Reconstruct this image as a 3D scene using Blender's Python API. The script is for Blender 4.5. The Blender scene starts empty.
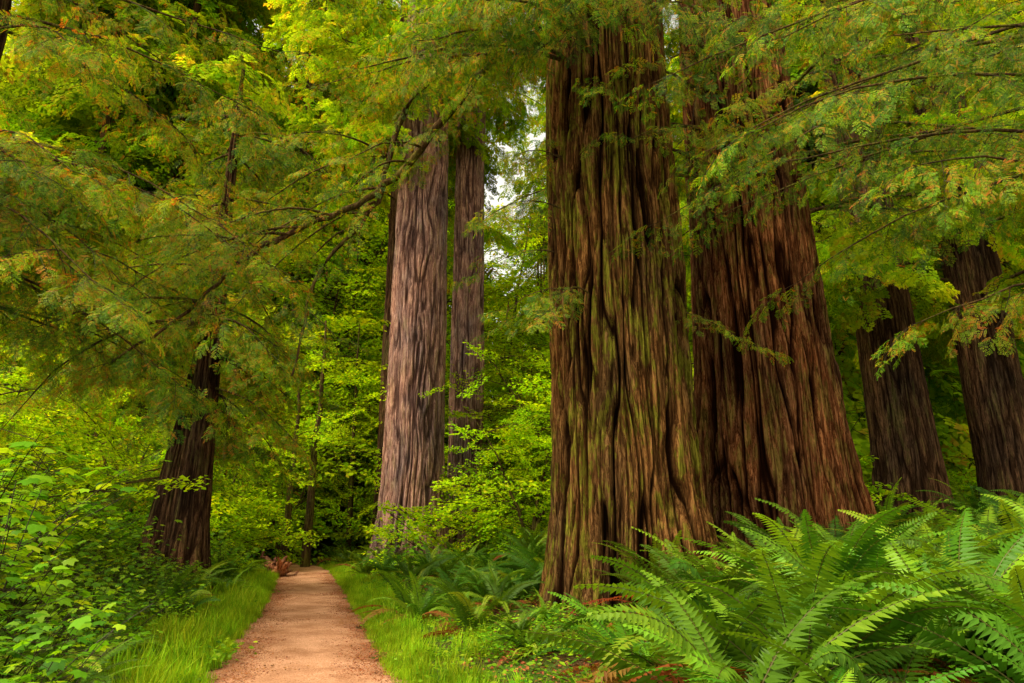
import bpy, math, random, time
import numpy as np
from mathutils import Vector
RS=np.random.RandomState(7); random.seed(7)
S=bpy.context.scene
S.view_settings.view_transform='Standard'
try: S.view_settings.look='None'
except Exception: pass
S.view_settings.exposure=0
COL=S.collection
# ---------------------------------------------------------------- noise
def vnoise(x,y,seed=0,px=None):
    x,y=np.broadcast_arrays(np.asarray(x,np.float32),np.asarray(y,np.float32))
    xf=np.floor(x);yf=np.floor(y);fx=x-xf;fy=y-yf
    xi=xf.astype(np.int64);yi=yf.astype(np.int64)
    fx=fx*fx*(3-2*fx);fy=fy*fy*(3-2*fy)
    tab=np.random.RandomState(seed+1000).rand(256,256).astype(np.float32)
    x0=xi;x1=xi+1
    if px: x0=np.mod(x0,px);x1=np.mod(x1,px)
    x0=x0&255;x1=x1&255;y0=yi&255;y1=(yi+1)&255
    return (tab[x0,y0]*(1-fx)+tab[x1,y0]*fx)*(1-fy)+(tab[x0,y1]*(1-fx)+tab[x1,y1]*fx)*fy
# ---------------------------------------------------------------- mesh helpers
def mk_mesh(name,V,F,mat=None,tone=None,vattr=None,smooth=False):
    V=np.asarray(V,np.float32);F=np.asarray(F,np.int32)
    me=bpy.data.meshes.new(name)
    me.vertices.add(len(V));me.vertices.foreach_set('co',V.ravel())
    me.loops.add(F.size);me.loops.foreach_set('vertex_index',F.ravel())
    me.polygons.add(len(F))
    me.polygons.foreach_set('loop_start',np.arange(0,F.size,F.shape[1],dtype=np.int32))
    try: me.polygons.foreach_set('loop_total',np.full(len(F),F.shape[1],dtype=np.int32))
    except Exception: pass
    me.polygons.foreach_set('use_smooth',np.full(len(F),bool(smooth)))
    me.update(calc_edges=True)
    if tone is not None:
        a=me.attributes.new('tone','FLOAT','FACE');a.data.foreach_set('value',np.asarray(tone,np.float32))
    if vattr:
        for k,v in vattr.items():
            a=me.attributes.new(k,'FLOAT','POINT');a.data.foreach_set('value',np.asarray(v,np.float32).ravel())
    if mat: me.materials.append(mat)
    return me
def add_obj(name,me,parent=None,loc=(0,0,0)):
    o=bpy.data.objects.new(name,me);COL.objects.link(o);o.location=loc
    if parent: o.parent=parent
    return o
def empty(name,loc=(0,0,0)):
    o=bpy.data.objects.new(name,None);COL.objects.link(o);o.location=loc;o.empty_display_size=.5
    return o
class Geo:
    def __init__(s): s.V=[];s.F=[];s.T=[];s.n=0
    def add(s,V,F,T):
        V=np.asarray(V,float).reshape(-1,3);F=np.asarray(F)
        s.V.append(V);s.F.append(F+s.n);s.T.append(np.broadcast_to(np.asarray(T,float),(len(F),)).copy());s.n+=len(V)
    def get(s): return np.concatenate(s.V),np.concatenate(s.F),np.concatenate(s.T)
def norm(a): return a/np.maximum(np.linalg.norm(a,axis=-1,keepdims=True),1e-9)
def kites(P,D,N,L,W,fold=0.0,mid=.42):
    n=len(P);D=norm(D);Sd=norm(np.cross(N,D));Nn=np.cross(D,Sd)
    L=np.broadcast_to(np.asarray(L,float),(n,))[:,None];W=np.broadcast_to(np.asarray(W,float),(n,))[:,None]
    V=np.stack([P,P+D*L*mid+Sd*W*.5+Nn*W*fold,P+D*L,P+D*L*mid-Sd*W*.5+Nn*W*fold],1).reshape(-1,3)
    F=np.arange(4*n).reshape(n,4)
    return V,F
def tube(pts,rad,n=6):
    pts=np.asarray(pts,float);rad=np.asarray(rad,float);m=len(pts)
    T=norm(np.gradient(pts,axis=0))
    ref=np.where(np.abs(T[:,2:3])>.9,np.array([[1.,0,0]]),np.array([[0,0,1.]]))
    A=norm(np.cross(T,ref));B=np.cross(T,A)
    th=np.linspace(0,2*np.pi,n,endpoint=False)
    V=pts[:,None]+rad[:,None,None]*(A[:,None]*np.cos(th)[None,:,None]+B[:,None]*np.sin(th)[None,:,None])
    i=np.arange(m-1)[:,None]*n;j=np.arange(n)[None];k=(np.arange(n)+1)%n
    F=np.stack([i+j,i+k[None],i+n+k[None],i+n+j],-1).reshape(-1,4)
    return V.reshape(-1,3),F
def rotm(rx,ry,rz):
    cx,sx,cy,sy,cz,sz=math.cos(rx),math.sin(rx),math.cos(ry),math.sin(ry),math.cos(rz),math.sin(rz)
    X=np.array([[1,0,0],[0,cx,-sx],[0,sx,cx]]);Y=np.array([[cy,0,sy],[0,1,0],[-sy,0,cy]]);Z=np.array([[cz,-sz,0],[sz,cz,0],[0,0,1]])
    return Z@Y@X
# ---------------------------------------------------------------- materials
def newmat(name):
    m=bpy.data.materials.new(name);m.use_nodes=True;nt=m.node_tree;nt.nodes.clear()
    return m,nt,nt.nodes,nt.links
def ramp(nd,stops):
    r=nd.new('ShaderNodeValToRGB');cr=r.color_ramp
    while len(cr.elements)<len(stops): cr.elements.new(.5)
    for e,(p,c) in zip(cr.elements,stops): e.position=p;e.color=(c[0],c[1],c[2],1)
    return r
def leafmat(name,stops,transl=.45,gloss=.0,vamt=.25,rough=.45):
    m,nt,nd,lk=newmat(name)
    at=nd.new('ShaderNodeAttribute');at.attribute_name='tone'
    r=ramp(nd,stops);lk.new(at.outputs['Fac'],r.inputs[0])
    oi=nd.new('ShaderNodeObjectInfo')
    hs=nd.new('ShaderNodeHueSaturation')
    mh=nd.new('ShaderNodeMapRange');mh.inputs[3].default_value=.470;mh.inputs[4].default_value=.508
    lk.new(oi.outputs['Random'],mh.inputs[0]);lk.new(mh.outputs[0],hs.inputs['Hue'])
    mu=nd.new('ShaderNodeMath');mu.operation='MULTIPLY';mu.inputs[1].default_value=7.31;lk.new(oi.outputs['Random'],mu.inputs[0])
    fr=nd.new('ShaderNodeMath');fr.operation='FRACT';lk.new(mu.outputs[0],fr.inputs[0])
    mr=nd.new('ShaderNodeMapRange');mr.inputs[3].default_value=1-vamt;mr.inputs[4].default_value=1+vamt
    lk.new(fr.outputs[0],mr.inputs[0]);lk.new(mr.outputs[0],hs.inputs['Value'])
    lk.new(r.outputs[0],hs.inputs['Color'])
    d=nd.new('ShaderNodeBsdfDiffuse');t=nd.new('ShaderNodeBsdfTranslucent')
    tc=nd.new('ShaderNodeMixRGB');tc.blend_type='MULTIPLY';tc.inputs[0].default_value=1;tc.inputs[2].default_value=(1.6,1.35,.5,1)
    lk.new(hs.outputs[0],tc.inputs[1])
    lk.new(hs.outputs[0],d.inputs[0]);lk.new(tc.outputs[0],t.inputs[0])
    m1=nd.new('ShaderNodeMixShader');m1.inputs[0].default_value=transl;lk.new(d.outputs[0],m1.inputs[1]);lk.new(t.outputs[0],m1.inputs[2])
    out=m1
    if gloss>0:
        g=nd.new('ShaderNodeBsdfGlossy');g.inputs['Roughness'].default_value=rough
        g.inputs['Color'].default_value=(.8,.85,.55,1)
        m2=nd.new('ShaderNodeMixShader');m2.inputs[0].default_value=gloss;lk.new(m1.outputs[0],m2.inputs[1]);lk.new(g.outputs[0],m2.inputs[2]);out=m2
    o=nd.new('ShaderNodeOutputMaterial');lk.new(out.outputs[0],o.inputs[0])
    return m
STEM=(.05,.03,.015)
M_red=leafmat('redwood_needles',[(0,STEM),(.12,(.02,.08,.005)),(.45,(.08,.21,.006)),(.75,(.25,.40,.01)),(.88,(.44,.33,.02)),(1,(.5,.2,.015))],.42,.02,.4)
M_bg=leafmat('far_conifer_foliage',[(0,STEM),(.12,(.06,.16,.005)),(.5,(.17,.35,.006)),(.85,(.40,.52,.012)),(1,(.45,.34,.02))],.5,0,.5)
M_broad=leafmat('maple_foliage',[(0,STEM),(.12,(.14,.33,.004)),(.5,(.32,.56,.006)),(.85,(.56,.70,.012)),(1,(.7,.62,.03))],.5,0,.4)
M_fern=leafmat('fern_frond',[(0,(.1,.09,.02)),(.12,(.02,.08,.005)),(.5,(.065,.18,.007)),(.78,(.2,.36,.012)),(.9,(.36,.16,.03)),(1,(.24,.08,.015))],.35,.02,.35)
M_grass=leafmat('grass_blades',[(0,(.1,.24,.008)),(.5,(.22,.42,.01)),(1,(.45,.5,.03))],.4,0,.4)
M_shrub=leafmat('shrub_leaves',[(0,STEM),(.12,(.06,.20,.006)),(.5,(.17,.40,.008)),(1,(.46,.62,.02))],.45,.02,.4)
M_litter=leafmat('leaf_litter',[(0,(.08,.04,.02)),(.5,(.28,.1,.03)),(1,(.48,.2,.05))],.1,0,.2)
def barkmat(name,dark,mid,light,moss,mossamt,bump=.8,crk=.9):
    m,nt,nd,lk=newmat(name)
    tc=nd.new('ShaderNodeTexCoord')
    def noise(sc,scale,detail=6,rough=.6,dist=0):
        mp=nd.new('ShaderNodeMapping');mp.inputs['Scale'].default_value=sc;lk.new(tc.outputs['Object'],mp.inputs[0])
        n=nd.new('ShaderNodeTexNoise');n.inputs['Scale'].default_value=scale;n.inputs['Detail'].default_value=detail;n.inputs['Roughness'].default_value=rough
        n.inputs['Distortion'].default_value=dist
        lk.new(mp.outputs[0],n.inputs[0]);return n
    nf=noise((1,1,.085),21,4,.85,.6)
    nb=noise((1,1,.35),.9,3,.65)
    at=nd.new('ShaderNodeAttribute');at.attribute_name='crack'
    r=ramp(nd,[(.38,dark),(.5,mid),(.6,light)]);lk.new(nf.outputs['Fac'],r.inputs[0])
    mx=nd.new('ShaderNodeMixRGB');mx.blend_type='MIX';mx.inputs[2].default_value=(*[c*.3 for c in dark],1)  # furrow colour: naturally darker bark, plus crevice shade put into the colour
    mm=nd.new('ShaderNodeMath');mm.operation='MULTIPLY';mm.inputs[1].default_value=crk;lk.new(at.outputs['Fac'],mm.inputs[0])
    lk.new(mm.outputs[0],mx.inputs[0]);lk.new(r.outputs[0],mx.inputs[1])
    r2=ramp(nd,[(.35,(.55,.55,.6)),(.65,(1.4,1.1,.9))]);lk.new(nb.outputs['Fac'],r2.inputs[0])
    m2=nd.new('ShaderNodeMixRGB');m2.blend_type='MULTIPLY';m2.inputs[0].default_value=1;lk.new(mx.outputs[0],m2.inputs[1]);lk.new(r2.outputs[0],m2.inputs[2])
    nm=noise((1,1,.35),3.2,4,.85)
    r3=ramp(nd,[(.47,(0,0,0)),(.58,(mossamt,)*3)]);lk.new(nm.outputs['Fac'],r3.inputs[0])
    ms=nd.new('ShaderNodeMath');ms.operation='SUBTRACT';ms.use_clamp=True;lk.new(r3.outputs[0],ms.inputs[0]);lk.new(mm.outputs[0],ms.inputs[1])
    mc=nd.new('ShaderNodeMixRGB');mc.blend_type='MULTIPLY';mc.inputs[0].default_value=1;mc.inputs[2].default_value=(*moss,1)
    rr=ramp(nd,[(.38,(.25,.25,.25)),(.62,(1.4,1.4,1.4))]);lk.new(nf.outputs['Fac'],rr.inputs[0]);lk.new(rr.outputs[0],mc.inputs[1])
    m3=nd.new('ShaderNodeMixRGB');lk.new(mc.outputs[0],m3.inputs[2]);lk.new(ms.outputs[0],m3.inputs[0]);lk.new(m2.outputs[0],m3.inputs[1])
    p=nd.new('ShaderNodeBsdfDiffuse');lk.new(m3.outputs[0],p.inputs['Color'])
    b=nd.new('ShaderNodeBump');b.inputs['Strength'].default_value=bump;b.inputs['Distance'].default_value=.06;lk.new(nf.outputs['Fac'],b.inputs['Height'])
    lk.new(b.outputs[0],p.inputs['Normal'])
    o=nd.new('ShaderNodeOutputMaterial');lk.new(p.outputs[0],o.inputs[0])
    return m
BK_A=barkmat('redwood_bark_grey',(.12,.062,.052),(.32,.19,.15),(.58,.40,.32),(.2,.19,.04),.3,.8,.8)
BK_B=barkmat('redwood_bark_mossy',(.035,.016,.006),(.13,.064,.021),(.33,.19,.065),(.18,.17,.014),.9,1,1)
BK_C=barkmat('redwood_bark_red',(.045,.016,.007),(.17,.066,.025),(.38,.19,.08),(.18,.15,.025),.6,1,1)
BK_D=barkmat('redwood_bark_dark',(.025,.014,.008),(.085,.048,.026),(.19,.115,.06),(.1,.1,.02),.4,.8,.8)
BK_L=barkmat('limb_bark',(.03,.02,.012),(.07,.045,.022),(.13,.09,.04),(.16,.15,.02),.6,.4)
# ---------------------------------------------------------------- terrain
PATH=np.array([(0.9,-3),(0.0,0),(-1.0,3.5),(-2.15,7.8),(-3.05,11),(-4.5,16),(-5.7,20),(-6.7,23.3),(-7.6,26),(-9.2,29),(-12,32),(-17,35),(-26,38)],float)
def catmull(P,k=6):
    out=[];Q=np.vstack([2*P[0]-P[1],P,2*P[-1]-P[-2]])
    for i in range(1,len(Q)-2):
        for t in np.linspace(0,1,k,endpoint=False):
            a,b,c,d=Q[i-1],Q[i],Q[i+1],Q[i+2]
            out.append(.5*((2*b)+(-a+c)*t+(2*a-5*b+4*c-d)*t*t+(-a+3*b-3*c+d)*t**3))
    out.append(P[-1]);return np.array(out)
PC=catmull(PATH)
pA=PC[:-1];pV=PC[1:]-PC[:-1];pL=(pV**2).sum(1)
def pdist(x,y):
    x=np.atleast_1d(np.asarray(x,float));y=np.atleast_1d(np.asarray(y,float));sh=x.shape
    x=x.ravel()[:,None];y=y.ravel()[:,None]
    t=np.clip(((x-pA[:,0])*pV[:,0]+(y-pA[:,1])*pV[:,1])/pL,0,1)
    ex=x-(pA[:,0]+t*pV[:,0]);ey=y-(pA[:,1]+t*pV[:,1]);dd=np.hypot(ex,ey)
    k=dd.argmin(1);r=np.arange(len(k))
    s=np.sign(pV[k,1]*ex[r,k]-pV[k,0]*ey[r,k])
    return dd[r,k].reshape(sh),s.reshape(sh)
def H(x,y):
    x=np.atleast_1d(np.asarray(x,float));y=np.atleast_1d(np.asarray(y,float))
    d,s=pdist(x,y)
    e=np.clip(d-1.2,0,None)
    right=.085*np.minimum(e,16)+.02*np.clip(e-16,0,60)
    left=.07*np.minimum(e,10)
    h=np.where(s>0,right,left)
    w=1-np.exp(-e/1.5)
    h=h+w*(.35*(vnoise(x*.35+50,y*.35+50,3)-.5)+.12*(vnoise(x*1.3+50,y*1.3,4)-.5))
    h=h+.06*np.clip(y-34,0,60)*w
    h=h+.04*(vnoise(x*.8+9,y*.8,5)-.5)*np.clip(d/1.0,0,1)
    return h
_gx=np.linspace(-100,100,801);_gy=np.linspace(-20,120,561)
_X,_Y=np.meshgrid(_gx,_gy);_Z=np.concatenate([H(_X[a:a+40],_Y[a:a+40]) for a in range(0,561,40)])
def Hs(x,y):
    fx=min(max((x+100)*4,0),799.99);fy=min(max((y+20)*4,0),559.99);i=int(fx);j=int(fy);fx-=i;fy-=j
    return float((_Z[j,i]*(1-fx)+_Z[j,i+1]*fx)*(1-fy)+(_Z[j+1,i]*(1-fx)+_Z[j+1,i+1]*fx)*fy)
gx=np.concatenate([np.linspace(-140,-20,30),np.linspace(-19.5,19.5,160),np.linspace(20,140,30)])
gy=np.concatenate([np.linspace(-30,-3,16),np.linspace(-2.7,40,180),np.linspace(41,150,34)])
X,Y=np.meshgrid(gx,gy);Z=H(X,Y)
nx,ny=len(gx),len(gy)
i=np.arange(ny-1)[:,None]*nx;j=np.arange(nx-1)[None]
F=np.stack([i+j,i+j+1,i+nx+j+1,i+nx+j],-1).reshape(-1,4)
m,nt,nd,lk=newmat('forest_floor')
geo=nd.new('ShaderNodeNewGeometry')
n1=nd.new('ShaderNodeTexNoise');n1.inputs['Scale'].default_value=1.2;n1.inputs['Detail'].default_value=4;lk.new(geo.outputs['Position'],n1.inputs[0])
n2=nd.new('ShaderNodeTexNoise');n2.inputs['Scale'].default_value=30;n2.inputs['Detail'].default_value=5;lk.new(geo.outputs['Position'],n2.inputs[0])
ra=ramp(nd,[(.3,(.03,.017,.008)),(.5,(.09,.05,.02)),(.7,(.2,.11,.045))]);lk.new(n2.outputs[0],ra.inputs[0])
rb=ramp(nd,[(.4,(0,0,0)),(.58,(.8,.8,.8))]);lk.new(n1.outputs[0],rb.inputs[0])
mx=nd.new('ShaderNodeMixRGB');mx.inputs[2].default_value=(.07,.14,.015,1);lk.new(rb.outputs[0],mx.inputs[0]);lk.new(ra.outputs[0],mx.inputs[1])
p=nd.new('ShaderNodeBsdfDiffuse');lk.new(mx.outputs[0],p.inputs['Color'])
b=nd.new('ShaderNodeBump');b.inputs['Distance'].default_value=.05;lk.new(n2.outputs[0],b.inputs['Height']);lk.new(b.outputs[0],p.inputs['Normal'])
o=nd.new('ShaderNodeOutputMaterial');lk.new(p.outputs[0],o.inputs[0]);M_ground=m
add_obj('ground',mk_mesh('ground',np.stack([X.ravel(),Y.ravel(),Z.ravel()],1),F,M_ground,smooth=True))
T=norm(np.gradient(PC,axis=0));Nn=np.stack([T[:,1],-T[:,0]],1)
k=18;tt=np.arange(0,len(PC)-1,1/k);pc=np.stack([np.interp(tt,np.arange(len(PC)),PC[:,a]) for a in (0,1)],1)
nn=norm(np.stack([np.interp(tt,np.arange(len(PC)),Nn[:,a]) for a in (0,1)],1))
ac=14;us=np.linspace(-1,1,ac)
V=[]
for q,(c,n) in enumerate(zip(pc,nn)):
    s=q*.08;nb_=.12*max(0,min(1,(14-c[1])/6))
    wl=.98+nb_+.4*(vnoise(s*.9,1,21)-.5)+.16*(vnoise(s*4,3,22)-.5);wr=.97+.4*(vnoise(s*.9,9,23)-.5)+.16*(vnoise(s*4,7,24)-.5)
    for u in us:
        w=wr if u>0 else wl
        V.append((c[0]+n[0]*u*w,c[1]+n[1]*u*w,u))
V=np.array(V,float);uu=V[:,2].copy();V[:,2]=H(V[:,0],V[:,1])+.03-.035*np.abs(uu)**6+.02*(vnoise(V[:,0]*2.4,V[:,1]*2.4,31)-.5)
i=np.arange(len(pc)-1)[:,None]*ac;j=np.arange(ac-1)[None]
F=np.stack([i+j,i+j+1,i+ac+j+1,i+ac+j],-1).reshape(-1,4)
m,nt,nd,lk=newmat('dirt_path')
geo=nd.new('ShaderNodeNewGeometry')
n1=nd.new('ShaderNodeTexNoise');n1.inputs['Scale'].default_value=1.3;n1.inputs['Detail'].default_value=6;n1.inputs['Roughness'].default_value=.65;lk.new(geo.outputs['Position'],n1.inputs[0])
n2=nd.new('ShaderNodeTexNoise');n2.inputs['Scale'].default_value=60;n2.inputs['Detail'].default_value=4;n2.inputs['Roughness'].default_value=.8;lk.new(geo.outputs['Position'],n2.inputs[0])
ra=ramp(nd,[(.32,(.32,.13,.055)),(.5,(.58,.29,.145)),(.68,(.80,.48,.30))]);lk.new(n2.outputs[0],ra.inputs[0])
rb=ramp(nd,[(.35,(.68,.58,.5)),(.62,(1.12,1.1,1.12))]);lk.new(n1.outputs[0],rb.inputs[0])
mx=nd.new('ShaderNodeMixRGB');mx.blend_type='MULTIPLY';mx.inputs[0].default_value=1;lk.new(ra.outputs[0],mx.inputs[1]);lk.new(rb.outputs[0],mx.inputs[2])
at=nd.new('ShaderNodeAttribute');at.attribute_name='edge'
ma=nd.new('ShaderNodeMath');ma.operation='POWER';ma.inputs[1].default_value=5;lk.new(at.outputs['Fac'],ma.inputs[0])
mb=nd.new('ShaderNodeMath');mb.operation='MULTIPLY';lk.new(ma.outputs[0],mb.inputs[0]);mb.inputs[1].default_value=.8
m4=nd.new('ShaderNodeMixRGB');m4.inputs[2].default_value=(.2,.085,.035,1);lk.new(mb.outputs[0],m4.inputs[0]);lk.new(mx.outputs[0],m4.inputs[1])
p=nd.new('ShaderNodeBsdfDiffuse');lk.new(m4.outputs[0],p.inputs['Color'])
b=nd.new('ShaderNodeBump');b.inputs['Distance'].default_value=.02;b.inputs['Strength'].default_value=.8;lk.new(n2.outputs[0],b.inputs['Height']);lk.new(b.outputs[0],p.inputs['Normal'])
o=nd.new('ShaderNodeOutputMaterial');lk.new(p.outputs[0],o.inputs[0])
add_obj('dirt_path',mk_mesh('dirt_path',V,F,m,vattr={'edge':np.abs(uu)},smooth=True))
# ---------------------------------------------------------------- GN scatter
GROUPS={}
def scatter_group(key,meshes):
    c=bpy.data.collections.new(key+'_variants')
    for q,me in enumerate(meshes):
        ob=bpy.data.objects.new('%s_variant_%02d'%(key,q),me);c.objects.link(ob)
    g=bpy.data.node_groups.new(key+'_scatter','GeometryNodeTree')
    g.interface.new_socket('Geometry',in_out='INPUT',socket_type='NodeSocketGeometry')
    g.interface.new_socket('Geometry',in_out='OUTPUT',socket_type='NodeSocketGeometry')
    nd=g.nodes;lk=g.links
    gi=nd.new('NodeGroupInput');go=nd.new('NodeGroupOutput')
    ip=nd.new('GeometryNodeInstanceOnPoints');ci=nd.new('GeometryNodeCollectionInfo')
    ci.inputs['Collection'].default_value=c;ci.inputs['Separate Children'].default_value=True;ci.inputs['Reset Children'].default_value=True
    lk.new(gi.outputs[0],ip.inputs['Points']);lk.new(ci.outputs[0],ip.inputs['Instance']);ip.inputs['Pick Instance'].default_value=True
    def na(n,t):
        a=nd.new('GeometryNodeInputNamedAttribute');a.data_type=t;a.inputs['Name'].default_value=n;return a.outputs['Attribute']
    lk.new(na('idx','INT'),ip.inputs['Instance Index'])
    e=nd.new('FunctionNodeEulerToRotation');lk.new(na('rot','FLOAT_VECTOR'),e.inputs[0]);lk.new(e.outputs[0],ip.inputs['Rotation'])
    lk.new(na('scl','FLOAT_VECTOR'),ip.inputs['Scale'])
    lk.new(ip.outputs[0],go.inputs[0])
    GROUPS[key]=(g,len(meshes))
def scatter(name,key,items,parent=None,base=(0,0,0)):
    if not items: return
    g,nv=GROUPS[key]
    P=np.array([it[0] for it in items],np.float32)-np.array(base,np.float32);R=np.array([it[1] for it in items],np.float32)
    Sc=np.array([(it[2],)*3 if np.isscalar(it[2]) else it[2] for it in items],np.float32)
    me=bpy.data.meshes.new(name);me.vertices.add(len(P));me.vertices.foreach_set('co',P.ravel())
    a=me.attributes.new('rot','FLOAT_VECTOR','POINT');a.data.foreach_set('vector',R.ravel())
    a=me.attributes.new('scl','FLOAT_VECTOR','POINT');a.data.foreach_set('vector',Sc.ravel())
    a=me.attributes.new('idx','INT','POINT');a.data.foreach_set('value',RS.randint(0,nv,len(P)).astype(np.int32))
    ob=add_obj(name,me,parent)
    if parent is None: ob.location=base
    md=ob.modifiers.new('scatter','NODES');md.node_group=g
    return ob
# ---------------------------------------------------------------- plant parts
def make_spray(rs,L=.5,nt=13,needle=.02,nw=.0095,sp=.013,ochre=.1,bt=(.2,.7)):
    g=Geo();base_t=rs.uniform(*bt)
    droop=rs.uniform(.1,.35)
    def rach(s): return np.stack([s*L,0*s,-droop*L*s*s],-1)
    s=np.linspace(0,1,3);P=rach(s);V,F=kites(P[:-1],P[1:]-P[:-1],np.tile([0,0,1.],(2,1)),L/2*1.05,.008,0,.5);g.add(V,F,0)
    tw=[]
    for q in range(nt):
        s0=.08+.9*q/nt;sd=1 if q%2 else -1
        ang=math.radians(rs.uniform(42,62))*sd
        tl=L*(.42*math.sin(math.pi*min(1,(.18+s0*.82))**.8)+.10)*rs.uniform(.75,1.15)
        tw.append((rach(np.array(s0)),ang,tl))
    tw.append((rach(np.array(.9)),0,L*.25))
    for P0,ang,tl in tw:
        n=max(3,int(tl/sp));u=(np.arange(n)+.5)/n
        d=np.array([math.cos(ang),math.sin(ang),0])
        dz=-rs.uniform(.05,.5)
        pts=P0+d*tl*u[:,None]+np.array([0,0,dz])*tl*(u**2)[:,None]
        tdir=norm(d+np.array([0,0,2*dz])*u[:,None])
        perp=np.array([-d[1],d[0],0])
        t=base_t+rs.normal(0,.1)
        if rs.rand()<ochre: t=rs.uniform(.82,.97)
        ln=needle*(np.sin(np.pi*(.15+.8*u))**.5)*rs.uniform(.85,1.15,n)
        for sd in(1,-1):
            D=tdir*.75+perp*sd*.65+rs.normal(0,.1,(n,3))
            V,F=kites(pts,D,np.tile([0,0,1.],(n,1))+rs.normal(0,.25,(n,3)),ln,nw,.0,.5)
            tn=np.clip(t+.12*u+rs.normal(0,.05,n),.12,1.);g.add(V,F,tn)
    return g.get()
def make_bough(rs,L=2.0,nb=16,spn=5,sprays=None,droop=.3,sscale=1.0):
    g=Geo();bend=rs.uniform(-.15,.15)
    def ax(s): return np.stack([s*L,bend*L*s*s,.06*L*s-droop*L*s*s],-1)
    s=np.linspace(0,1,7);V,F=tube(ax(s),.012*L/2*(1-s*.85),4);g.add(V,F,0)
    for q in range(nb):
        s0=.1+.88*q/nb+rs.uniform(-.02,.02);sd=1 if q%2 else -1
        yaw=math.radians(rs.uniform(35,65))*sd;bl=L*(.36*(1-s0)+.12)*rs.uniform(.6,1.3)
        P0=ax(np.array(s0));dz=-rs.uniform(.1,.8)
        def sub(u): return P0+np.array([math.cos(yaw)*bl,math.sin(yaw)*bl,0])*u[...,None]+np.array([0,0,dz*bl])*(u**2)[...,None]
        u=np.linspace(0,1,3);V,F=tube(sub(u),.006*(1-u*.7),3);g.add(V,F,0)
        m=max(1,int(round(spn*bl/(.4*L))))
        for w in range(m):
            uu=(w+.6)/m;V,F,T=sprays[rs.randint(len(sprays))]
            ya=yaw+ (0 if w==m-1 else math.radians(rs.uniform(20,50))*(1 if w%2 else -1))
            M=rotm(rs.normal(0,.4),rs.uniform(.0,.9),ya)
            sc=sscale*rs.uniform(.6,1.1)
            g.add((V*sc)@M.T+sub(np.array(uu)),F,np.where(T>0,np.clip(T+rs.normal(0,.08),.12,1),0))
    V,F,T=sprays[rs.randint(len(sprays))];M=rotm(0,.5,0);g.add((V*sscale)@M.T+ax(np.array(.97)),F,T)
    return g.get()
rs=np.random.RandomState(11)
sprH=[make_spray(rs,rs.uniform(.34,.48),rs.randint(8,11),.048,.0185,.028,ochre=.05) for _ in range(7)]
L_=[]
for q in range(6):
    V,F,T=make_bough(rs,rs.uniform(1.4,2.0),10,3,sprH,rs.uniform(.15,.45));L_.append(mk_mesh('redwood_bough',V,F,M_red,tone=T))
scatter_group('redwood_bough',L_)
sprO=[make_spray(rs,rs.uniform(.34,.48),rs.randint(8,11),.048,.0185,.028,ochre=o_,bt=(.4,.8)) for o_ in (.03,.05,.1,.3,.6,.06,.12,.05)]
L_=[]
for q in range(6):
    V,F,T=make_bough(rs,rs.uniform(1.4,2.0),10,3,sprO,rs.uniform(.2,.55));L_.append(mk_mesh('yellowing_bough',V,F,M_red,tone=T))
scatter_group('yellowing_bough',L_)
sprL=[make_spray(rs,.95,7,.22,.12,.15,ochre=.06) for _ in range(5)]
L_=[]
for q in range(5):
    V,F,T=make_bough(rs,rs.uniform(3.,4.),12,3,sprL,rs.uniform(.15,.4),1.0);L_.append(mk_mesh('conifer_bough',V,F,M_bg,tone=T))
scatter_group('conifer_bough',L_)
def make_broad(rs,L=1.8,nl=260,ls=.085):
    g=Geo();V,F=tube(np.stack([np.linspace(0,1,4)*L,0*np.arange(4),-.1*L*np.linspace(0,1,4)**2],1),.012*(1-np.linspace(0,1,4)*.7),3);g.add(V,F,0)
    nb=12;P=[]
    for q in range(nb):
        s0=.1+.88*q/nb;yaw=math.radians(rs.uniform(30,75))*(1 if q%2 else -1);bl=L*(.42*(1-s0)+.15)*rs.uniform(.7,1.2)
        p0=np.array([s0*L,0,-.1*L*s0*s0]);d=np.array([math.cos(yaw),math.sin(yaw),rs.uniform(-.25,.15)])
        V,F=tube(p0+d*bl*np.linspace(0,1,2)[:,None],[.005,.002],3);g.add(V,F,0)
        k=nl//nb;u=rs.uniform(.1,1.05,k);P.append(p0+d*bl*u[:,None]+rs.normal(0,1,(k,3))*np.array([.05,.05,.025])*L/1.8*(1.2))
    P=np.concatenate(P);n=len(P);a=rs.uniform(0,2*np.pi,n)
    D=np.stack([np.cos(a),np.sin(a),rs.uniform(-.6,.1,n)],1);N=np.tile([0,0,1.],(n,1))+rs.normal(0,.3,(n,3))
    V,F=kites(P,D,N,ls*rs.uniform(.6,1.2,n),ls*.8*rs.uniform(.7,1.1,n),.12,.45)
    g.add(V,F,np.clip(rs.normal(.5,.2,n),.12,1));return g.get()
L_=[]
for q in range(5):
    V,F,T=make_broad(rs,rs.uniform(1.5,2.1),rs.randint(180,240),.105);L_.append(mk_mesh('maple_spray',V,F,M_broad,tone=T))
scatter_group('maple_spray',L_)
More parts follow.
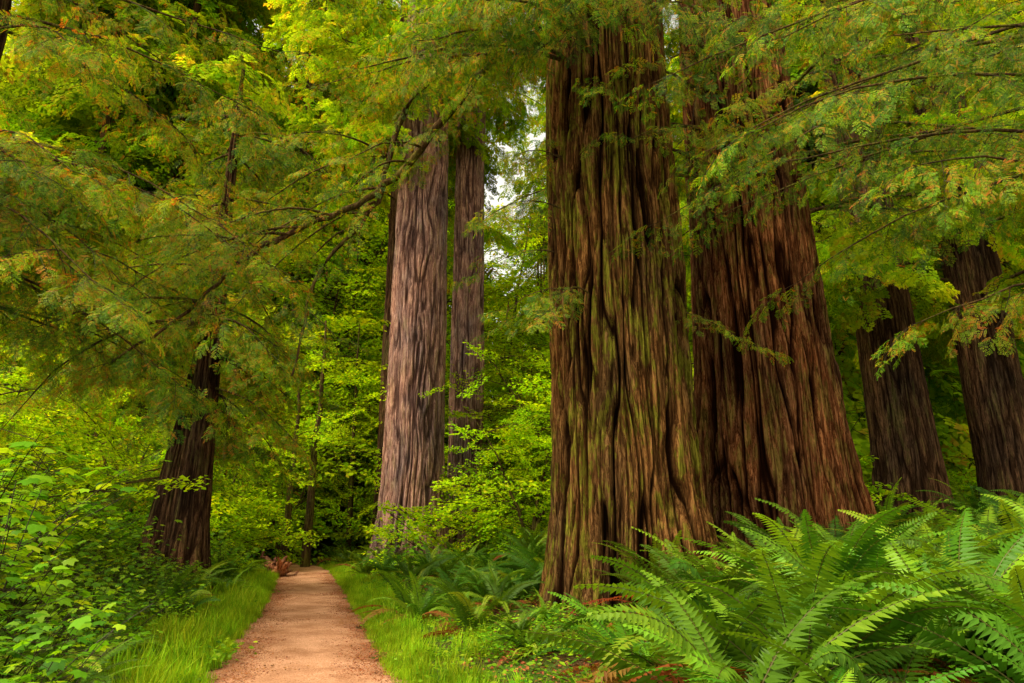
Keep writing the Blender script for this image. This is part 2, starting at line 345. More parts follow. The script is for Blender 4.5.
def make_fern(rs,nf=20,size=1.0,dead=3):
    g=Geo()
    for q in range(nf+dead):
        isd=q>=nf
        az=rs.uniform(0,2*np.pi) if isd else 2*np.pi*q/nf*2.4+rs.normal(0,.25)
        L=size*rs.uniform(.75,1.15);e0=math.radians(rs.uniform(10,35) if isd else rs.uniform(48,82));e1=math.radians(rs.uniform(-75,-40) if isd else rs.uniform(-45,20))
        n=40;u=(np.arange(n)+.5)/n;el=e0+(e1-e0)*u**1.3
        ds=L/n;r=np.cumsum(np.cos(el))*ds;z=np.cumsum(np.sin(el))*ds
        side=rs.normal(0,.12)*u**2*L
        out=np.array([math.cos(az),math.sin(az),0]);tan=np.array([-math.sin(az),math.cos(az),0])
        P=out*r[:,None]+tan*side[:,None]+np.array([0,0,1.])*z[:,None]
        Td=out*np.cos(el)[:,None]+np.array([0,0,1.])*np.sin(el)[:,None]
        Nr=-out*np.sin(el)[:,None]+np.array([0,0,1.])*np.cos(el)[:,None]
        roll=rs.normal(0,.35);tn2=tan*math.cos(roll)+Nr*math.sin(roll);Nr=np.cross(Td,tn2)
        V,F=tube(P[::4],np.linspace(.005,.0015,len(P[::4])),3);g.add(V,F,.95 if isd else 0)
        pl=.125*L*np.clip((u-.1)/.12,0,1)*np.clip((1.03-u)/.72,0,1)**.75
        base=rs.uniform(.84,1.0) if isd else np.clip(rs.normal(.44,.18),.12,.78)
        ok=pl>.004
        for sd in(1,-1):
            D=tn2*sd+Td*.32-Nr*rs.uniform(.05,.4)+rs.normal(0,.06,(n,3))
            V,F=kites(P[ok],D[ok],(Nr+rs.normal(0,.12,(n,3)))[ok],pl[ok]*rs.uniform(.88,1.08,ok.sum()),L*.0275,.1,.22)
            g.add(V,F,np.clip(base+.12*u[ok]+rs.normal(0,.03,ok.sum()),.12,1 if isd else .8))
    return g.get()
L_=[]
for q in range(7):
    V,F,T=make_fern(rs,rs.randint(14,24),1.25,rs.randint(5,10));L_.append(mk_mesh('sword_fern',V,F,M_fern,tone=T))
scatter_group('sword_fern',L_)
def make_grass(rs,n=70,h=.3,rad=.14):
    g=Geo();P=np.stack([rs.normal(0,rad*.6,n),rs.normal(0,rad*.6,n),np.full(n,-.02)],1);a=rs.uniform(0,2*np.pi,n)
    out=np.stack([np.cos(a),np.sin(a),np.zeros(n)],1);hh=h*rs.uniform(.5,1.2,n);ln=rs.uniform(.15,.6,n)
    w=.006;sd=np.stack([-out[:,1],out[:,0],out[:,2]],1)
    lv=[0,.5,1];pts=[P+np.array([0,0,1.])*(hh*l*(1-.3*ln*l))[:,None]+out*(hh*ln*l*l)[:,None] for l in lv];ws=[w,w*.85,.0005]
    V=np.stack(sum([[p+sd*ww,p-sd*ww] for p,ww in zip(pts,ws)],[]),1)
    b=np.arange(n)[:,None]*6
    F=np.concatenate([b+np.array([[2*k,2*k+1,2*k+3,2*k+2]]) for k in range(2)]);t=np.clip(rs.normal(.5,.2,n),0,1)
    g.add(V.reshape(-1,3),F,np.tile(t,2));return g.get()
L_=[]
for q in range(4):
    V,F,T=make_grass(rs,55,.3);L_.append(mk_mesh('grass_tuft',V,F,M_grass,tone=T))
scatter_group('grass_tuft',L_)
def palmate(P,az,tilt,size,rs):
    M=rotm(rs.normal(0,.25),tilt,az);Vs=[]
    for a,l in((0,1),(.75,.82),(-.75,.82),(1.5,.52),(-1.5,.52)):
        D=np.array([[math.cos(a),math.sin(a),0]]);V,_=kites(np.array([[-.05,0,0]]),D,np.array([[0,0,1.]]),l,.55*l,-.12,.5);V[2,2]-=.12;Vs.append(V)
    V=np.concatenate(Vs)*size;return V@M.T+P,np.arange(20).reshape(5,4)
def make_shrub(rs,h=1.1,ns=9,ls=.085,nper=14):
    g=Geo()
    for q in range(ns):
        az=rs.uniform(0,2*np.pi);lean=rs.uniform(.15,.8);hh=h*rs.uniform(.6,1.1)
        u=np.linspace(0,1,7);out=np.array([math.cos(az),math.sin(az),0])
        P=out*(lean*hh*u**1.4)[:,None]+np.array([0,0,1.])*(hh*u*(1-.25*lean*u))[:,None]
        V,F=tube(P,np.linspace(.006,.002,7),4);g.add(V,F,0)
        for k in range(nper):
            s=rs.uniform(.3,1.0);p=np.array([np.interp(s,u,P[:,c]) for c in range(3)])
            a2=rs.uniform(0,2*np.pi);pl=rs.uniform(.05,.22)*h;e=rs.uniform(.0,.5)
            tip=p+np.array([math.cos(a2),math.sin(a2),e])*pl
            V,F=tube([p,tip],[.002,.0015],3);g.add(V,F,0)
            V,F=palmate(tip,a2+rs.normal(0,.3),rs.uniform(.0,.55),ls*rs.uniform(.5,1.25),rs);g.add(V,F,np.clip(rs.normal(.45,.22),.12,1))
    return g.get()
L_=[]
for q in range(5):
    V,F,T=make_shrub(rs,1.15,10,.085,18);L_.append(mk_mesh('thimbleberry_shrub',V,F,M_shrub,tone=T))
scatter_group('thimbleberry_shrub',L_)
def make_cover(rs,n=110,R=.45,ls=.05,h=.16):
    g=Geo();r=R*np.sqrt(rs.uniform(0,1,n));a=rs.uniform(0,2*np.pi,n);z=h*rs.uniform(.1,1,n)*(1-(r/R)**2*.6)
    P=np.stack([r*np.cos(a),r*np.sin(a),z],1);b=rs.uniform(0,2*np.pi,n);D=np.stack([np.cos(b),np.sin(b),rs.uniform(-.4,.3,n)],1)
    V,F=kites(P,D,np.tile([0,0,1.],(n,1))+rs.normal(0,.3,(n,3)),ls*rs.uniform(.6,1.3,n),ls*.8,.1,.5);g.add(V,F,np.clip(rs.normal(.4,.2,n),.12,1));return g.get()
L_=[]
for q in range(4):
    V,F,T=make_cover(rs);L_.append(mk_mesh('ground_cover',V,F,M_shrub,tone=T))
scatter_group('ground_cover',L_)
L_=[]
for q in range(3):
    V,F,T=make_cover(rs,60,.5,.035,.012);L_.append(mk_mesh('leaf_litter',V,F,M_litter,tone=rs.uniform(0,1,len(F))))
scatter_group('leaf_litter',L_)
# ---------------------------------------------------------------- trunks
def trunk_mesh(name,mat,r,height,flare=.3,nth=360,dz=.07,zvis=14,seed=1,cell=.24,depth=.07,twist=.0,lobes=.08,taper=.4,lean=(0,0)):
    zvis=min(zvis,height-.5)
    z1=np.arange(-1.0,zvis,dz);z2=np.linspace(zvis,height,20);z=np.concatenate([z1,z2])
    th=np.linspace(0,2*np.pi,nth,endpoint=False)
    TH,ZZ=np.meshgrid(th,z);U=TH/(2*np.pi)
    K=max(6,int(round(2*np.pi*r/cell)));K+=K%2;zc=np.clip(ZZ,0,None)
    warp=1.1*(vnoise(U*(K//2),ZZ*.5,seed+5,K//2)-.5)
    tw=twist*ZZ
    n1=vnoise(U*K+warp+tw,ZZ*.3+seed,seed,K)
    n1b=vnoise(U*K*2+warp*2+tw*2,ZZ*.8+seed,seed+9,K*2)
    K2=K*3;n2=vnoise(U*K2+warp*3+tw*3,ZZ*.9,seed+1,K2)
    K3=K*7;n3=vnoise(U*K3+warp*5+tw*7,ZZ*2.2,seed+2,K3)
    f1=np.exp(-((.6*n1+.4*n1b-.5)/.06)**2)
    f2=np.exp(-((n2-.5)/.11)**2)
    L3=.5*(vnoise(U*3,zc*.08,seed+3,3)-.5)+.6*(vnoise(U*8+tw*.3,zc*.12,seed+4,8)-.5)
    Rz=r*(1-taper*np.clip(ZZ/height,0,1))+flare*r*np.exp(-zc/1.1)*(.4+1.2*vnoise(U*8,zc*.2,seed+6,8))
    base=np.exp(-zc/2.5)
    R=Rz*(1+L3*(lobes*2+.25*base))-depth*f1-depth*.45*f2+depth*.4*(n3-.5)+depth*.7*(n1b-.5)
    R=np.maximum(R,.01)
    X=R*np.cos(TH)+lean[0]*zc;Y=R*np.sin(TH)+lean[1]*zc
    V=np.stack([X.ravel(),Y.ravel(),ZZ.ravel()],1)
    i=np.arange(len(z)-1)[:,None]*nth;j=np.arange(nth)[None];k=(j+1)%nth
    F=np.stack([i+j,i+k,i+nth+k,i+nth+j],-1).reshape(-1,4)
    crack=np.clip(f1+.6*f2+.5*np.clip(.4-n3,0,1),0,1)
    return mk_mesh(name,V,F,mat,vattr={'crack':crack},smooth=True)
def limb_pts(o,yaw,pitch,L,droop,rs,n=10,wob=.05):
    u=np.linspace(0,1,n);d=np.array([math.cos(yaw),math.sin(yaw),0]);s=np.array([-d[1],d[0],0])
    c=rs.uniform(-.2,.2);w=np.cumsum(rs.normal(0,wob,(n,3)),axis=0)*L/5*u[:,None]
    return np.array(o)+d*(L*u*math.cos(pitch))[:,None]+s*(c*L*u*u)[:,None]+np.array([0,0,1.])*(L*math.sin(pitch)*u-droop*L*u*u)[:,None]+w
def dress(pts,rs,step=.35,sc=(.55,1.0),start=.15,side=(25,75),pitch=(.0,.7)):
    pts=np.asarray(pts,float);seg=np.linalg.norm(np.diff(pts,axis=0),axis=1);cs=np.concatenate([[0],np.cumsum(seg)]);Lt=cs[-1];items=[]
    s=start*Lt;q=0
    while s<Lt:
        p=np.array([np.interp(s,cs,pts[:,c]) for c in range(3)]);p2=np.array([np.interp(min(s+.2,Lt),cs,pts[:,c]) for c in range(3)]);p1=np.array([np.interp(s-.2,cs,pts[:,c]) for c in range(3)])
        t=p2-p1;yaw=math.atan2(t[1],t[0])+math.radians(rs.uniform(*side))*(1 if q%2 else -1)
        k=(1-.45*s/Lt)*rs.uniform(*sc)
        items.append((p,(rs.normal(0,.3),rs.uniform(*pitch),yaw),k));q+=1;s+=step*rs.uniform(.6,1.4)
    t=pts[-1]-pts[-2];items.append((pts[-1],(0,rs.uniform(.1,.6),math.atan2(t[1],t[0])),rs.uniform(*sc)*.7))
    return items
def tree(kind,x,y,trunk_kw,limbs=None,key='redwood_bough',rs=None,dz=-.1):
    z=Hs(x,y)+dz;e=empty(kind,(x,y,z));e_base=(x,y,z)
    add_obj('trunk',trunk_mesh('trunk',**trunk_kw),e)
    g=Geo();groups={}
    for L in (limbs or []):
        pts,r0,dk=L
        V,F=tube(pts,np.linspace(r0,r0*.2,len(pts)),6);g.add(V-np.array(e_base),F,0)
        if dk is not None:
            dk=dict(dk);kk=dk.pop('key',key);groups.setdefault(kk,[]).extend(dress(pts,rs,**dk))
    if g.n:
        V,F,T=g.get();add_obj('limbs',mk_mesh('limbs',V,F,BK_L,vattr={'crack':np.zeros(len(V))},smooth=True),e)
    for kk,items in groups.items(): scatter('foliage',kk,items,e,e_base)
    return e
rs=np.random.RandomState(21)
def crown(x,y,r,zr,n,Lr,rs,pitch=(-.15,.25),yaws=(0,2*np.pi),r0=.05,dk=dict(step=.5),dr=(.1,.35)):
    out=[]
    for q in range(n):
        z=rs.uniform(*zr);yaw=rs.uniform(*yaws);L=rs.uniform(*Lr)
        out.append((limb_pts((x+math.cos(yaw)*r*.8,y+math.sin(yaw)*r*.8,z),yaw,rs.uniform(*pitch),L,rs.uniform(*dr),rs),r0*L/4,dk))
    return out
FAR=dict(step=1.0,sc=(.5,.85))
tree('redwood_tree',-3.7,26,dict(mat=BK_A,r=1.12,height=48,flare=.25,nth=340,dz=.1,zvis=24,seed=3,cell=.24,depth=.09,lobes=.07,taper=.2),
     crown(-3.65,26,1.1,(19,25),22,(2.5,5),rs,dk=FAR),key='conifer_bough',rs=rs)
tree('redwood_tree',-1.95,28.6,dict(mat=BK_A,r=.75,height=45,flare=.3,nth=240,dz=.1,zvis=24,seed=8,cell=.22,depth=.08,taper=.2),
     crown(-2,28.6,.8,(20,27),12,(3,5),rs,dk=FAR),key='conifer_bough',rs=rs)
tree('redwood_tree',-5.2,29.5,dict(mat=BK_D,r=.62,height=40,flare=.3,nth=200,dz=.12,zvis=24,seed=12,cell=.24,depth=.07,taper=.25),
     crown(-5.3,29.5,.6,(15,27),16,(3,6),rs,dk=FAR),key='conifer_bough',rs=rs)
L1=np.array([(1.2,12.2,13.2),(-.6,12.8,12.2),(-2.3,13,10.3),(-2.85,13,8.1),(-3.77,12.6,6.4),(-4.0,12.2,4.2)])
L2=np.array([(1.0,12.3,12.6),(-.8,12.8,10.9),(-2.45,13,8.7),(-3.6,12.5,7.55),(-5,12,6.5),(-5.7,11.5,5.25),(-6.65,11,4.2)])
def sm(P,k=6,w=.05):
    P=np.asarray(P,float);out=[];Q=np.vstack([2*P[0]-P[1],P,2*P[-1]-P[-2]])
    for i in range(1,len(Q)-2):
        for t in np.linspace(0,1,k,endpoint=False):
            a,b,c,d=Q[i-1],Q[i],Q[i+1],Q[i+2];out.append(.5*((2*b)+(-a+c)*t+(2*a-5*b+4*c-d)*t*t+(-a+3*b-3*c+d)*t**3))
    out.append(P[-1]);out=np.array(out);return out+rs.normal(0,w,out.shape)*.6
YE='yellowing_bough';RB='redwood_bough'
lb=[(sm(L1),.10,dict(step=.5,start=.08,sc=(.4,.75),pitch=(.3,1.0))),(sm(L2),.10,dict(step=.45,start=.08,sc=(.45,.85),pitch=(.2,.9),key=YE))]
for q in range(18):
    p=sm(L1,w=0)[rs.randint(10,26)] if q%3==0 else sm(L2,w=0)[rs.randint(10,32)]
    lb.append((limb_pts(p,math.radians(rs.uniform(140,265)),rs.uniform(-.3,.3),rs.uniform(1.4,3.2),rs.uniform(.3,.7),rs),.03,dict(step=.45,sc=(.4,.75),start=.4,key=YE if q%2 else RB)))
for q in range(21):
    yaw=math.radians(rs.uniform(150,300));z=rs.uniform(10.2,12.8)
    lb.append((limb_pts((1.8+math.cos(yaw),12+math.sin(yaw),z),yaw,rs.uniform(-.1,.2),rs.uniform(2.5,4.6),rs.uniform(.2,.5),rs),.045,dict(step=.36,pitch=(.1,.9),key=YE if q%4==0 else RB)))
for q in range(11):
    yaw=math.radians(rs.uniform(200,345));z=rs.uniform(5.0,9.5)
    lb.append((limb_pts((1.8+math.cos(yaw)*1.1,12+math.sin(yaw)*1.1,z),yaw,rs.uniform(-.1,.2),rs.uniform(.8,2.2),.5,rs),.015,dict(step=.36,sc=(.3,.6),key=YE if q%2 else RB)))
tree('redwood_tree',1.9,12.1,dict(mat=BK_B,r=1.33,height=45,flare=.42,nth=640,dz=.045,zvis=13,seed=31,cell=.2,depth=.12,lobes=.12,taper=.45),lb,rs=rs)
lb=[]
for q in range(20):
    yaw=math.radians(rs.uniform(190,350));z=rs.uniform(8.2,12.8)
    lb.append((limb_pts((5.4+math.cos(yaw)*1.2,14.4+math.sin(yaw)*1.2,z),yaw,rs.uniform(-.1,.2),rs.uniform(3,5),rs.uniform(.2,.5),rs),.045,dict(step=.38,pitch=(.1,.9),key=YE if q%5==0 else RB)))
tree('redwood_tree',5.45,14.5,dict(mat=BK_C,r=1.52,height=45,flare=.38,nth=640,dz=.045,zvis=15,seed=47,cell=.2,depth=.12,lobes=.12,taper=.6,twist=.12),lb,rs=rs)
for (x,y,r,sd,zr) in((11.4,20,.85,51,(9,20)),(14.3,20,.8,55,(8,20)),(14.2,29,.5,58,(7,27)),(22.5,35,.8,59,(8,30)),(20,27,.5,61,(7,26)),(9.6,30,.7,63,(8,27)),(17.5,32,.6,64,(7,28)),(13.2,24,.35,65,(9,22)),(17.5,24,.4,66,(8,22)),(12.2,35,.5,67,(6,30)),(16,38,.6,68,(6,32))):
    tree('redwood_tree',x,y,dict(mat=BK_D,r=r,height=42,flare=.3,nth=200,dz=.1,zvis=20,seed=sd,cell=.2,depth=.06,taper=.3),
        crown(x,y,r,zr,14,(2.5,5),rs,dk=FAR),key='conifer_bough',rs=rs)
lb=[]
for q in range(34):
    yaw=rs.uniform(0,2*np.pi);z=rs.uniform(4.4,13)
    Lm=rs.uniform(2.0,3.8)*(1-.02*z)
    if z<7 and math.cos(yaw)>.2: Lm=min(Lm,2.2)
    lb.append((limb_pts((-7.3,16,z),yaw,rs.uniform(-.1,.25),Lm,rs.uniform(.3,.7),rs),.035,dict(step=.42,sc=(.65,1.15),pitch=(.2,1.0),key=YE if q%3 else RB)))
tree('hemlock_tree',-7.3,16,dict(mat=BK_D,r=.42,height=13.5,flare=.5,nth=120,dz=.1,zvis=12,seed=71,cell=.2,depth=.05,taper=.9),lb,key=YE,rs=rs)
lb=crown(-8,16.6,.2,(2.5,7),14,(2,3.2),rs,yaws=(1.6,4.9),dk=dict(step=.4))
lb.append((sm([(-7.3,16,7.0),(-7.7,15.6,6.2),(-8.5,15.3,5.5),(-9.5,15,4.6)]),.2,dict(step=.3,sc=(.4,.7),pitch=(.6,1.3))))
tree('hemlock_tree',-8.1,16.4,dict(mat=BK_D,r=.5,height=7,flare=.5,nth=140,dz=.1,zvis=6,seed=73,cell=.2,depth=.06,taper=.85,lean=(.07,0)),lb,rs=rs)
lb=[]
for q in range(27):
    yaw=math.radians(rs.uniform(-65,60));z=rs.uniform(5.2,12)
    lb.append((limb_pts((-9.8,10.5,z),yaw,rs.uniform(-.1,.25),rs.uniform(3.,6),rs.uniform(.2,.55),rs),.035,dict(step=.4,sc=(.55,1.1),pitch=(.1,.9),key=RB if q%3==0 else YE)))
tree('redwood_tree',-9.8,10.5,dict(mat=BK_D,r=.6,height=30,flare=.3,nth=160,dz=.12,zvis=14,seed=81,cell=.22,depth=.05,taper=.5),lb,key=YE,rs=rs)
lb=[]
for (yaw,z,L,dr) in((178,6.6,5.8,.16),(195,5.6,4.8,.2),(165,7.4,6,.25),(185,8.2,6.5,.3),(150,6.5,5,.3),(172,4.9,3.8,.2),(205,7.4,5,.3),(160,8.8,5,.3),(200,8.8,6,.35),(190,7.2,6.2,.35),(170,8.3,6.8,.3),(180,9.3,7,.35)):
    yaw=math.radians(yaw);lb.append((limb_pts((9,8,z),yaw,rs.uniform(0,.15),L,dr,rs),.035,dict(step=.36,sc=(.45,.85),start=.3,pitch=(.1,1.0),key=YE if z<6 else RB)))
tree('redwood_tree',9,8,dict(mat=BK_D,r=.5,height=30,flare=.3,nth=160,dz=.12,zvis=12,seed=83,cell=.22,depth=.05,taper=.5),lb,rs=rs)
def vine_maple(x,y,h,spread,n,rs,r=.08,lean=None,z0=.2,ss=1.0,kind='vine_maple_tree',ns=None):
    z=Hs(x,y);e=empty(kind,(x,y,z));g=Geo();items=[]
    for s in range(ns or rs.randint(2,5)):
        az=rs.uniform(0,2*np.pi);ln=rs.uniform(.1,.5) if lean is None else lean
        u=np.linspace(0,1,9);hh=h*rs.uniform(.7,1)
        P=np.stack([math.cos(az)*ln*hh*u**1.5+.05*rs.normal(0,1,9)*u,math.sin(az)*ln*hh*u**1.5+.05*rs.normal(0,1,9)*u,hh*u-.1],1)
        V,F=tube(P,np.linspace(r,r*.2,9),7);g.add(V,F,0)
        for k in range(n//3):
            t=rs.uniform(z0,1);p=np.array([np.interp(t,u,P[:,c]) for c in range(3)]);a=rs.uniform(0,2*np.pi);R=spread*rs.uniform(.1,1)
            q=p+np.array([math.cos(a)*R,math.sin(a)*R,rs.uniform(-.2,.6)*R*.6]);V,F=tube([p,(p+q)/2+np.array([0,0,.1*R]),q],[.02,.014,.006],4);g.add(V,F,0)
            items.append((q+np.array([x,y,z]),(rs.normal(0,.3),rs.normal(.15,.3),a+rs.normal(0,.5)),ss*rs.uniform(.8,1.4)))
            if R>.8: items.append(((p+q)/2+np.array([x,y,z]),(rs.normal(0,.3),rs.normal(.15,.3),a+rs.choice([-1,1])*.9),ss*rs.uniform(.7,1.2)))
    V,F,T=g.get();add_obj('trunk',mk_mesh('trunk',V,F,BK_L,vattr={'crack':np.zeros(len(V))},smooth=True),e)
    scatter('foliage','maple_spray',items,e,(x,y,z))
for (x,y,h,sp,n) in((-10.2,25,5,1.8,30),(-9.8,30,7,2.5,46),(-4.6,33,9,3,60),(0.6,24,6.5,2.2,50),(-.6,30,10,3,70),(2.4,27,8,2.6,60),(-12,22,6,2.6,50),(-14,30,9,3,70),
    (-12.5,15,4.5,2,40),(-15,19,6,2.5,50),(8,25,4,2.4,24),(18,24,3,2.2,18),(7.6,19,2.6,1.4,16),(-9.5,12,3,1.6,36),(-12,10,3.4,2,36),(.8,31,13,3,60)):
    vine_maple(x,y,h,sp,n,rs)
for (x,y,rr) in((-7.9,27.4,.2),(-8.5,26.6,.17),(-7.0,30.5,.14),(-10.6,25.5,.16),(-6.3,33,.2)):
    vine_maple(x,y,11,2.2,26,rs,r=rr,lean=.03,z0=.5,ns=1,kind='alder_tree')
for (x,y,h,sp,n) in((-10.5,35,17,4.5,70),(-1,36,19,4.5,80),(3.5,34,16,4,60),(-7,40,20,5,80),(-18,30,16,4.5,70),(-24,36,19,5,70),(-15,41,22,5,70),(2,44,24,5,70),(-30,32,17,5,50),(-9,37,24,5,60)):
    vine_maple(x,y,h,sp,n,rs,r=.16,lean=.12,z0=.12,ss=1.9,kind='bigleaf_maple_tree')
# ---------------------------------------------------------------- distant forest
items=[];g=Geo();n=0
spots=[(-13,38),(-16,44),(-10,44),(-19,38),(-12,50),(-22,46),(-5,50)]
while n<62:
    if n<len(spots): x,y=spots[n]
    else:
        y=rs.uniform(42,75);x=rs.uniform(-.84,.84)*y
        if n>=40: y=rs.uniform(28,45);x=-rs.uniform(.5,.82)*y if n<50 else rs.uniform(.42,.82)*y
    z=Hs(x,y);r=rs.uniform(.2,.5);h=rs.uniform(38,56)
    u=np.linspace(0,1,8);V,F=tube(np.stack([x+0*u,y+0*u,z-1+h*u],1),r*(1-.8*u),10);g.add(V,F,0);n+=1
    nb=int(h*1.4)
    for k in range(nb):
        zz=rs.uniform(.03,1)**.9*h;yaw=rs.uniform(0,2*np.pi)
        if z+zz>y*1.0+4: continue
        items.append(((x+math.cos(yaw)*r*.5,y+math.sin(yaw)*r*.5,z+zz),(rs.normal(0,.2),rs.uniform(-.0,.7),yaw),rs.uniform(1.1,2.0)*(1.25-.6*zz/h)))
e=empty('distant_forest')
V,F,T=g.get();add_obj('trunks',mk_mesh('trunks',V,F,BK_D,vattr={'crack':np.zeros(len(V))},smooth=True),e)
scatter('foliage','conifer_bough',items,e)
items=[]
for q in range(800):
    y=rs.uniform(20,55);x=rs.uniform(-.85,.85)*y
    d,s=pdist(x,y)
    if d[0]<2.2: continue
    hmax=1.0+.06*y
    items.append(((x,y,Hs(x,y)+rs.uniform(.1,hmax)),(rs.normal(0,.3),rs.normal(0,.3),rs.uniform(0,6.28)),rs.uniform(.9,1.8)))
scatter('distant_bushes','maple_spray',items)
# ---------------------------------------------------------------- undergrowth
TRK=[(1.9,12.1,1.85),(5.45,14.5,2.05),(-3.7,26,1.5),(-2,28.6,1.1),(11.4,20,1),(14.3,20,1)]
def clear(x,y,m=0): return all((x-a)**2+(y-b)**2>(r+m)**2 for a,b,r in TRK)
items=[]
def fern(x,y,s,tilt=.15): items.append(((x,y,Hs(x,y)-.02),(rs.normal(0,tilt),rs.normal(0,tilt),rs.uniform(0,6.28)),s))
n=0;pts=[(3.3,4.3),(2.2,4.6),(4.4,5.4)];tries=0
fern(3.3,4.3,1.25);fern(2.2,4.6,1.0);fern(4.4,5.4,1.45)
while n<185 and tries<12000:
    tries+=1
    y=rs.uniform(3.4,24);x=rs.uniform(.4,1.0*y+1)
    d,s=pdist(x,y);lim=1.6+(1.2 if y>8 else .8)
    if s[0]<0 or d[0]<lim or not clear(x,y,.0): continue
    sp=.66 if y<9 else .85
    if any((x-a)**2+(y-b)**2<sp*sp for a,b in pts): continue
    pts.append((x,y));n+=1
    sc=rs.uniform(.85,1.4) if y>4.5 else rs.uniform(.8,1.0)
    if 7.2<y<11.2 and x<2.0: sc=rs.uniform(.4,.6)
    elif y>7 and x>2.6 and y<13: sc=rs.uniform(1.1,1.5)
    fern(x,y,sc)
n=0;tries=0
while n<110 and tries<9000:
    tries+=1
    y=rs.uniform(8,30);x=rs.uniform(-8,3)
    d,s=pdist(x,y)
    if d[0]<1.65 or not clear(x,y,.1): continue
    if s[0]<0 and rs.rand()<.5: continue
    if any((x-a)**2+(y-b)**2<.42 for a,b in pts): continue
    pts.append((x,y));n+=1;fern(x,y,rs.uniform(.45,.6) if (x>-.2 and y<11.5) else rs.uniform(.5,.95))
n=0
while n<44:
    y=rs.uniform(4.2,20);x=-rs.uniform(.2,.95)*y
    d,s=pdist(x,y)
    if s[0]>0 or d[0]<1.8: continue
    n+=1;fern(x,y,rs.uniform(.5,.9))
scatter('sword_ferns','sword_fern',items)
items=[];n=0
while n<2300:
    y=2+rs.uniform(0,1)**1.3*26;x=np.interp(y,PC[:,1],PC[:,0]);sd=rs.choice([-1,1]);off=.88+rs.exponential(.5 if sd<0 else .35)
    x=x+sd*off-(.1 if sd<0 and y<12 else 0)
    n+=1
    if not clear(x,y,-.2): continue
    k=min(1,.35+(off-.88)*1.3)
    items.append(((x,y,Hs(x,y)),(rs.normal(0,.15),rs.normal(0,.15),rs.uniform(0,6.28)),rs.uniform(.5,1.3)*k*(1.25 if sd<0 else .85)))
scatter('grass','grass_tuft',items)
items=[]
for q in range(2000):
    y=rs.uniform(3,30);x=rs.uniform(-.9,.9)*(y+1)
    d,s=pdist(x,y)
    if d[0]<1.2 or not clear(x,y,-.3): continue
    items.append(((x,y,Hs(x,y)),(rs.normal(0,.1),rs.normal(0,.1),rs.uniform(0,6.28)),rs.uniform(.7,1.5)))
scatter('ground_cover','ground_cover',items)
items=[]
for q in range(600):
    y=rs.uniform(3,24);x=np.interp(y,PC[:,1],PC[:,0])+rs.choice([-1,1])*(.95-abs(rs.normal(0,.25)))
    items.append(((x,y,Hs(x,y)+.03),(0,0,rs.uniform(0,6.28)),rs.uniform(.3,.8)))
for q in range(700):
    y=rs.uniform(3,18);x=rs.uniform(0,1)*(y+1);d,s=pdist(x,y)
    if d[0]>1.3: items.append(((x,y,Hs(x,y)+.02),(0,0,rs.uniform(0,6.28)),rs.uniform(.8,1.6)))
scatter('leaf_litter','leaf_litter',items)
items=[];n=0
while n<200:
    y=rs.uniform(3.4,22);x=-rs.uniform(.3,.95)*y-.5
    d,s=pdist(x,y)
    if s[0]>0 or d[0]<1.7+rs.uniform(0,.6): continue
    n+=1;k=min(2.2,.55+.34*(d[0]-1.6));items.append(((x,y,Hs(x,y)-.03),(rs.normal(0,.1),rs.normal(0,.1),rs.uniform(0,6.28)),k*rs.uniform(.7,1.1)))
for (x,y,k) in((-2.75,4.0,1.0),(-3.2,4.5,1.1),(-3.8,5.4,1.3),(-4.6,6.4,1.6),(-5.6,7.4,2.0),(-6.6,8.4,2.3)):
    items.append(((x,y,Hs(x,y)-.03),(0,0,rs.uniform(0,6.28)),k))
for q in range(50):
    y=rs.uniform(17,34);x=rs.uniform(-12,8);d,s=pdist(x,y)
    if d[0]>1.9 and clear(x,y): items.append(((x,y,Hs(x,y)),(0,0,rs.uniform(0,6.28)),rs.uniform(.8,1.5)))
for q in range(8):
    items.append(((rs.uniform(6,9),rs.uniform(7,11),.7),(0,0,rs.uniform(0,6.28)),rs.uniform(.8,1.2)))
scatter('thimbleberry_shrubs','thimbleberry_shrub',items)
sx,sy=-7.4,22.6
e=empty('rotting_stump',(sx,sy,Hs(sx,sy)))
g=Geo()
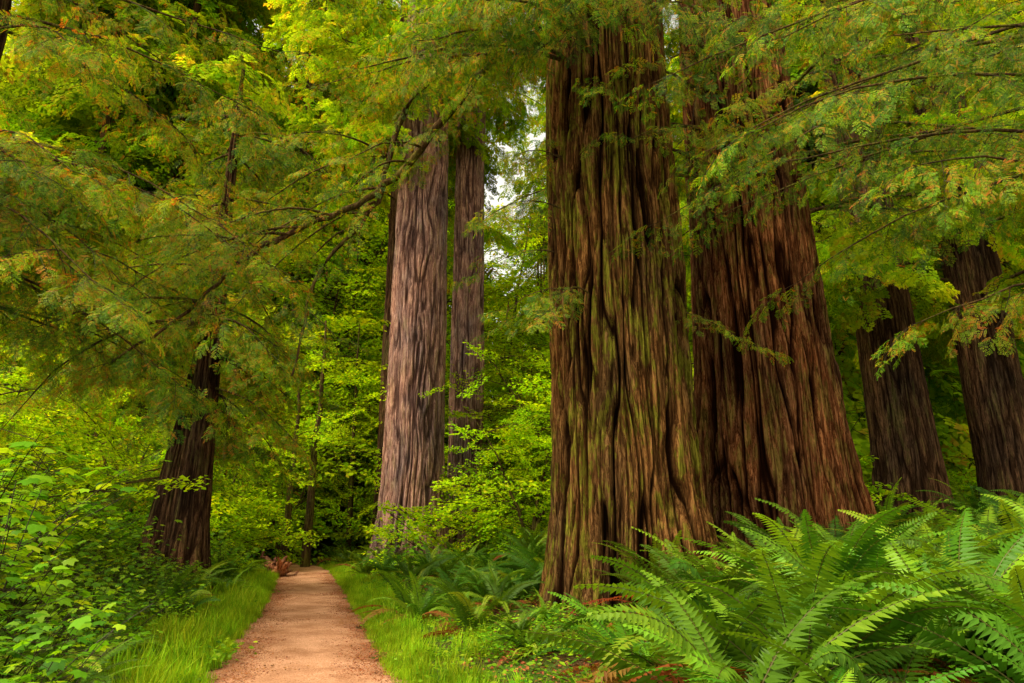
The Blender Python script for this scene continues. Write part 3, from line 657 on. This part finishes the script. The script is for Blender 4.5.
for q in range(30):
    a=rs.uniform(0,6.28);L=rs.uniform(.3,.75);el=rs.uniform(-.1,.8);d=np.array([math.cos(a)*math.cos(el),math.sin(a)*math.cos(el),math.sin(el)])
    u=np.linspace(0,1,6)[:,None];P=np.array([0,0,.1])+rs.normal(0,.12,3)+d*L*u+rs.normal(0,.05,(6,3))*u
    V,F=tube(P,np.linspace(.11,.03,6),6);g.add(V,F,0)
V,F,T=g.get();BK_S=barkmat('rotten_wood',(.14,.045,.02),(.38,.16,.08),(.58,.3,.17),(.2,.18,.05),.1)
add_obj('roots',mk_mesh('roots',V,F,BK_S,vattr={'crack':np.zeros(len(V))},smooth=True),e)
# ---------------------------------------------------------------- light
sv=Vector((-.46,-.33,.82)).normalized()
elev=math.asin(sv.z);az=math.atan2(sv.x,sv.y)
W=bpy.data.worlds.new('World');S.world=W;W.use_nodes=True;nd=W.node_tree.nodes;lk=W.node_tree.links;nd.clear()
sk=nd.new('ShaderNodeTexSky');sk.sky_type='NISHITA';sk.sun_disc=False;sk.sun_elevation=elev;sk.sun_rotation=az;sk.air_density=1;sk.dust_density=3
hs=nd.new('ShaderNodeHueSaturation');hs.inputs['Saturation'].default_value=.08;hs.inputs['Value'].default_value=2.5;lk.new(sk.outputs[0],hs.inputs['Color'])
wm=nd.new('ShaderNodeMixRGB');wm.blend_type='MULTIPLY';wm.inputs[0].default_value=1;wm.inputs[2].default_value=(1.05,1,.86,1);lk.new(hs.outputs[0],wm.inputs[1])
bg=nd.new('ShaderNodeBackground');bg.inputs['Strength'].default_value=.15;lk.new(wm.outputs[0],bg.inputs[0])
o=nd.new('ShaderNodeOutputWorld');lk.new(bg.outputs[0],o.inputs[0])
sl=bpy.data.lights.new('sun','SUN');sl.energy=2.8;sl.angle=math.radians(18);sl.color=(1,.95,.8)
so=bpy.data.objects.new('sun',sl);COL.objects.link(so);so.rotation_euler=sv.to_track_quat('Z','Y').to_euler();so.location=(0,0,30)
# ---------------------------------------------------------------- camera
cd=bpy.data.cameras.new('camera');cam=bpy.data.objects.new('camera',cd);COL.objects.link(cam)
cd.sensor_width=36;cd.lens=24;cd.clip_end=500;cd.clip_start=.05
cam.location=(0,0,1.6);cam.rotation_euler=(math.radians(105),0,0)
S.camera=cam
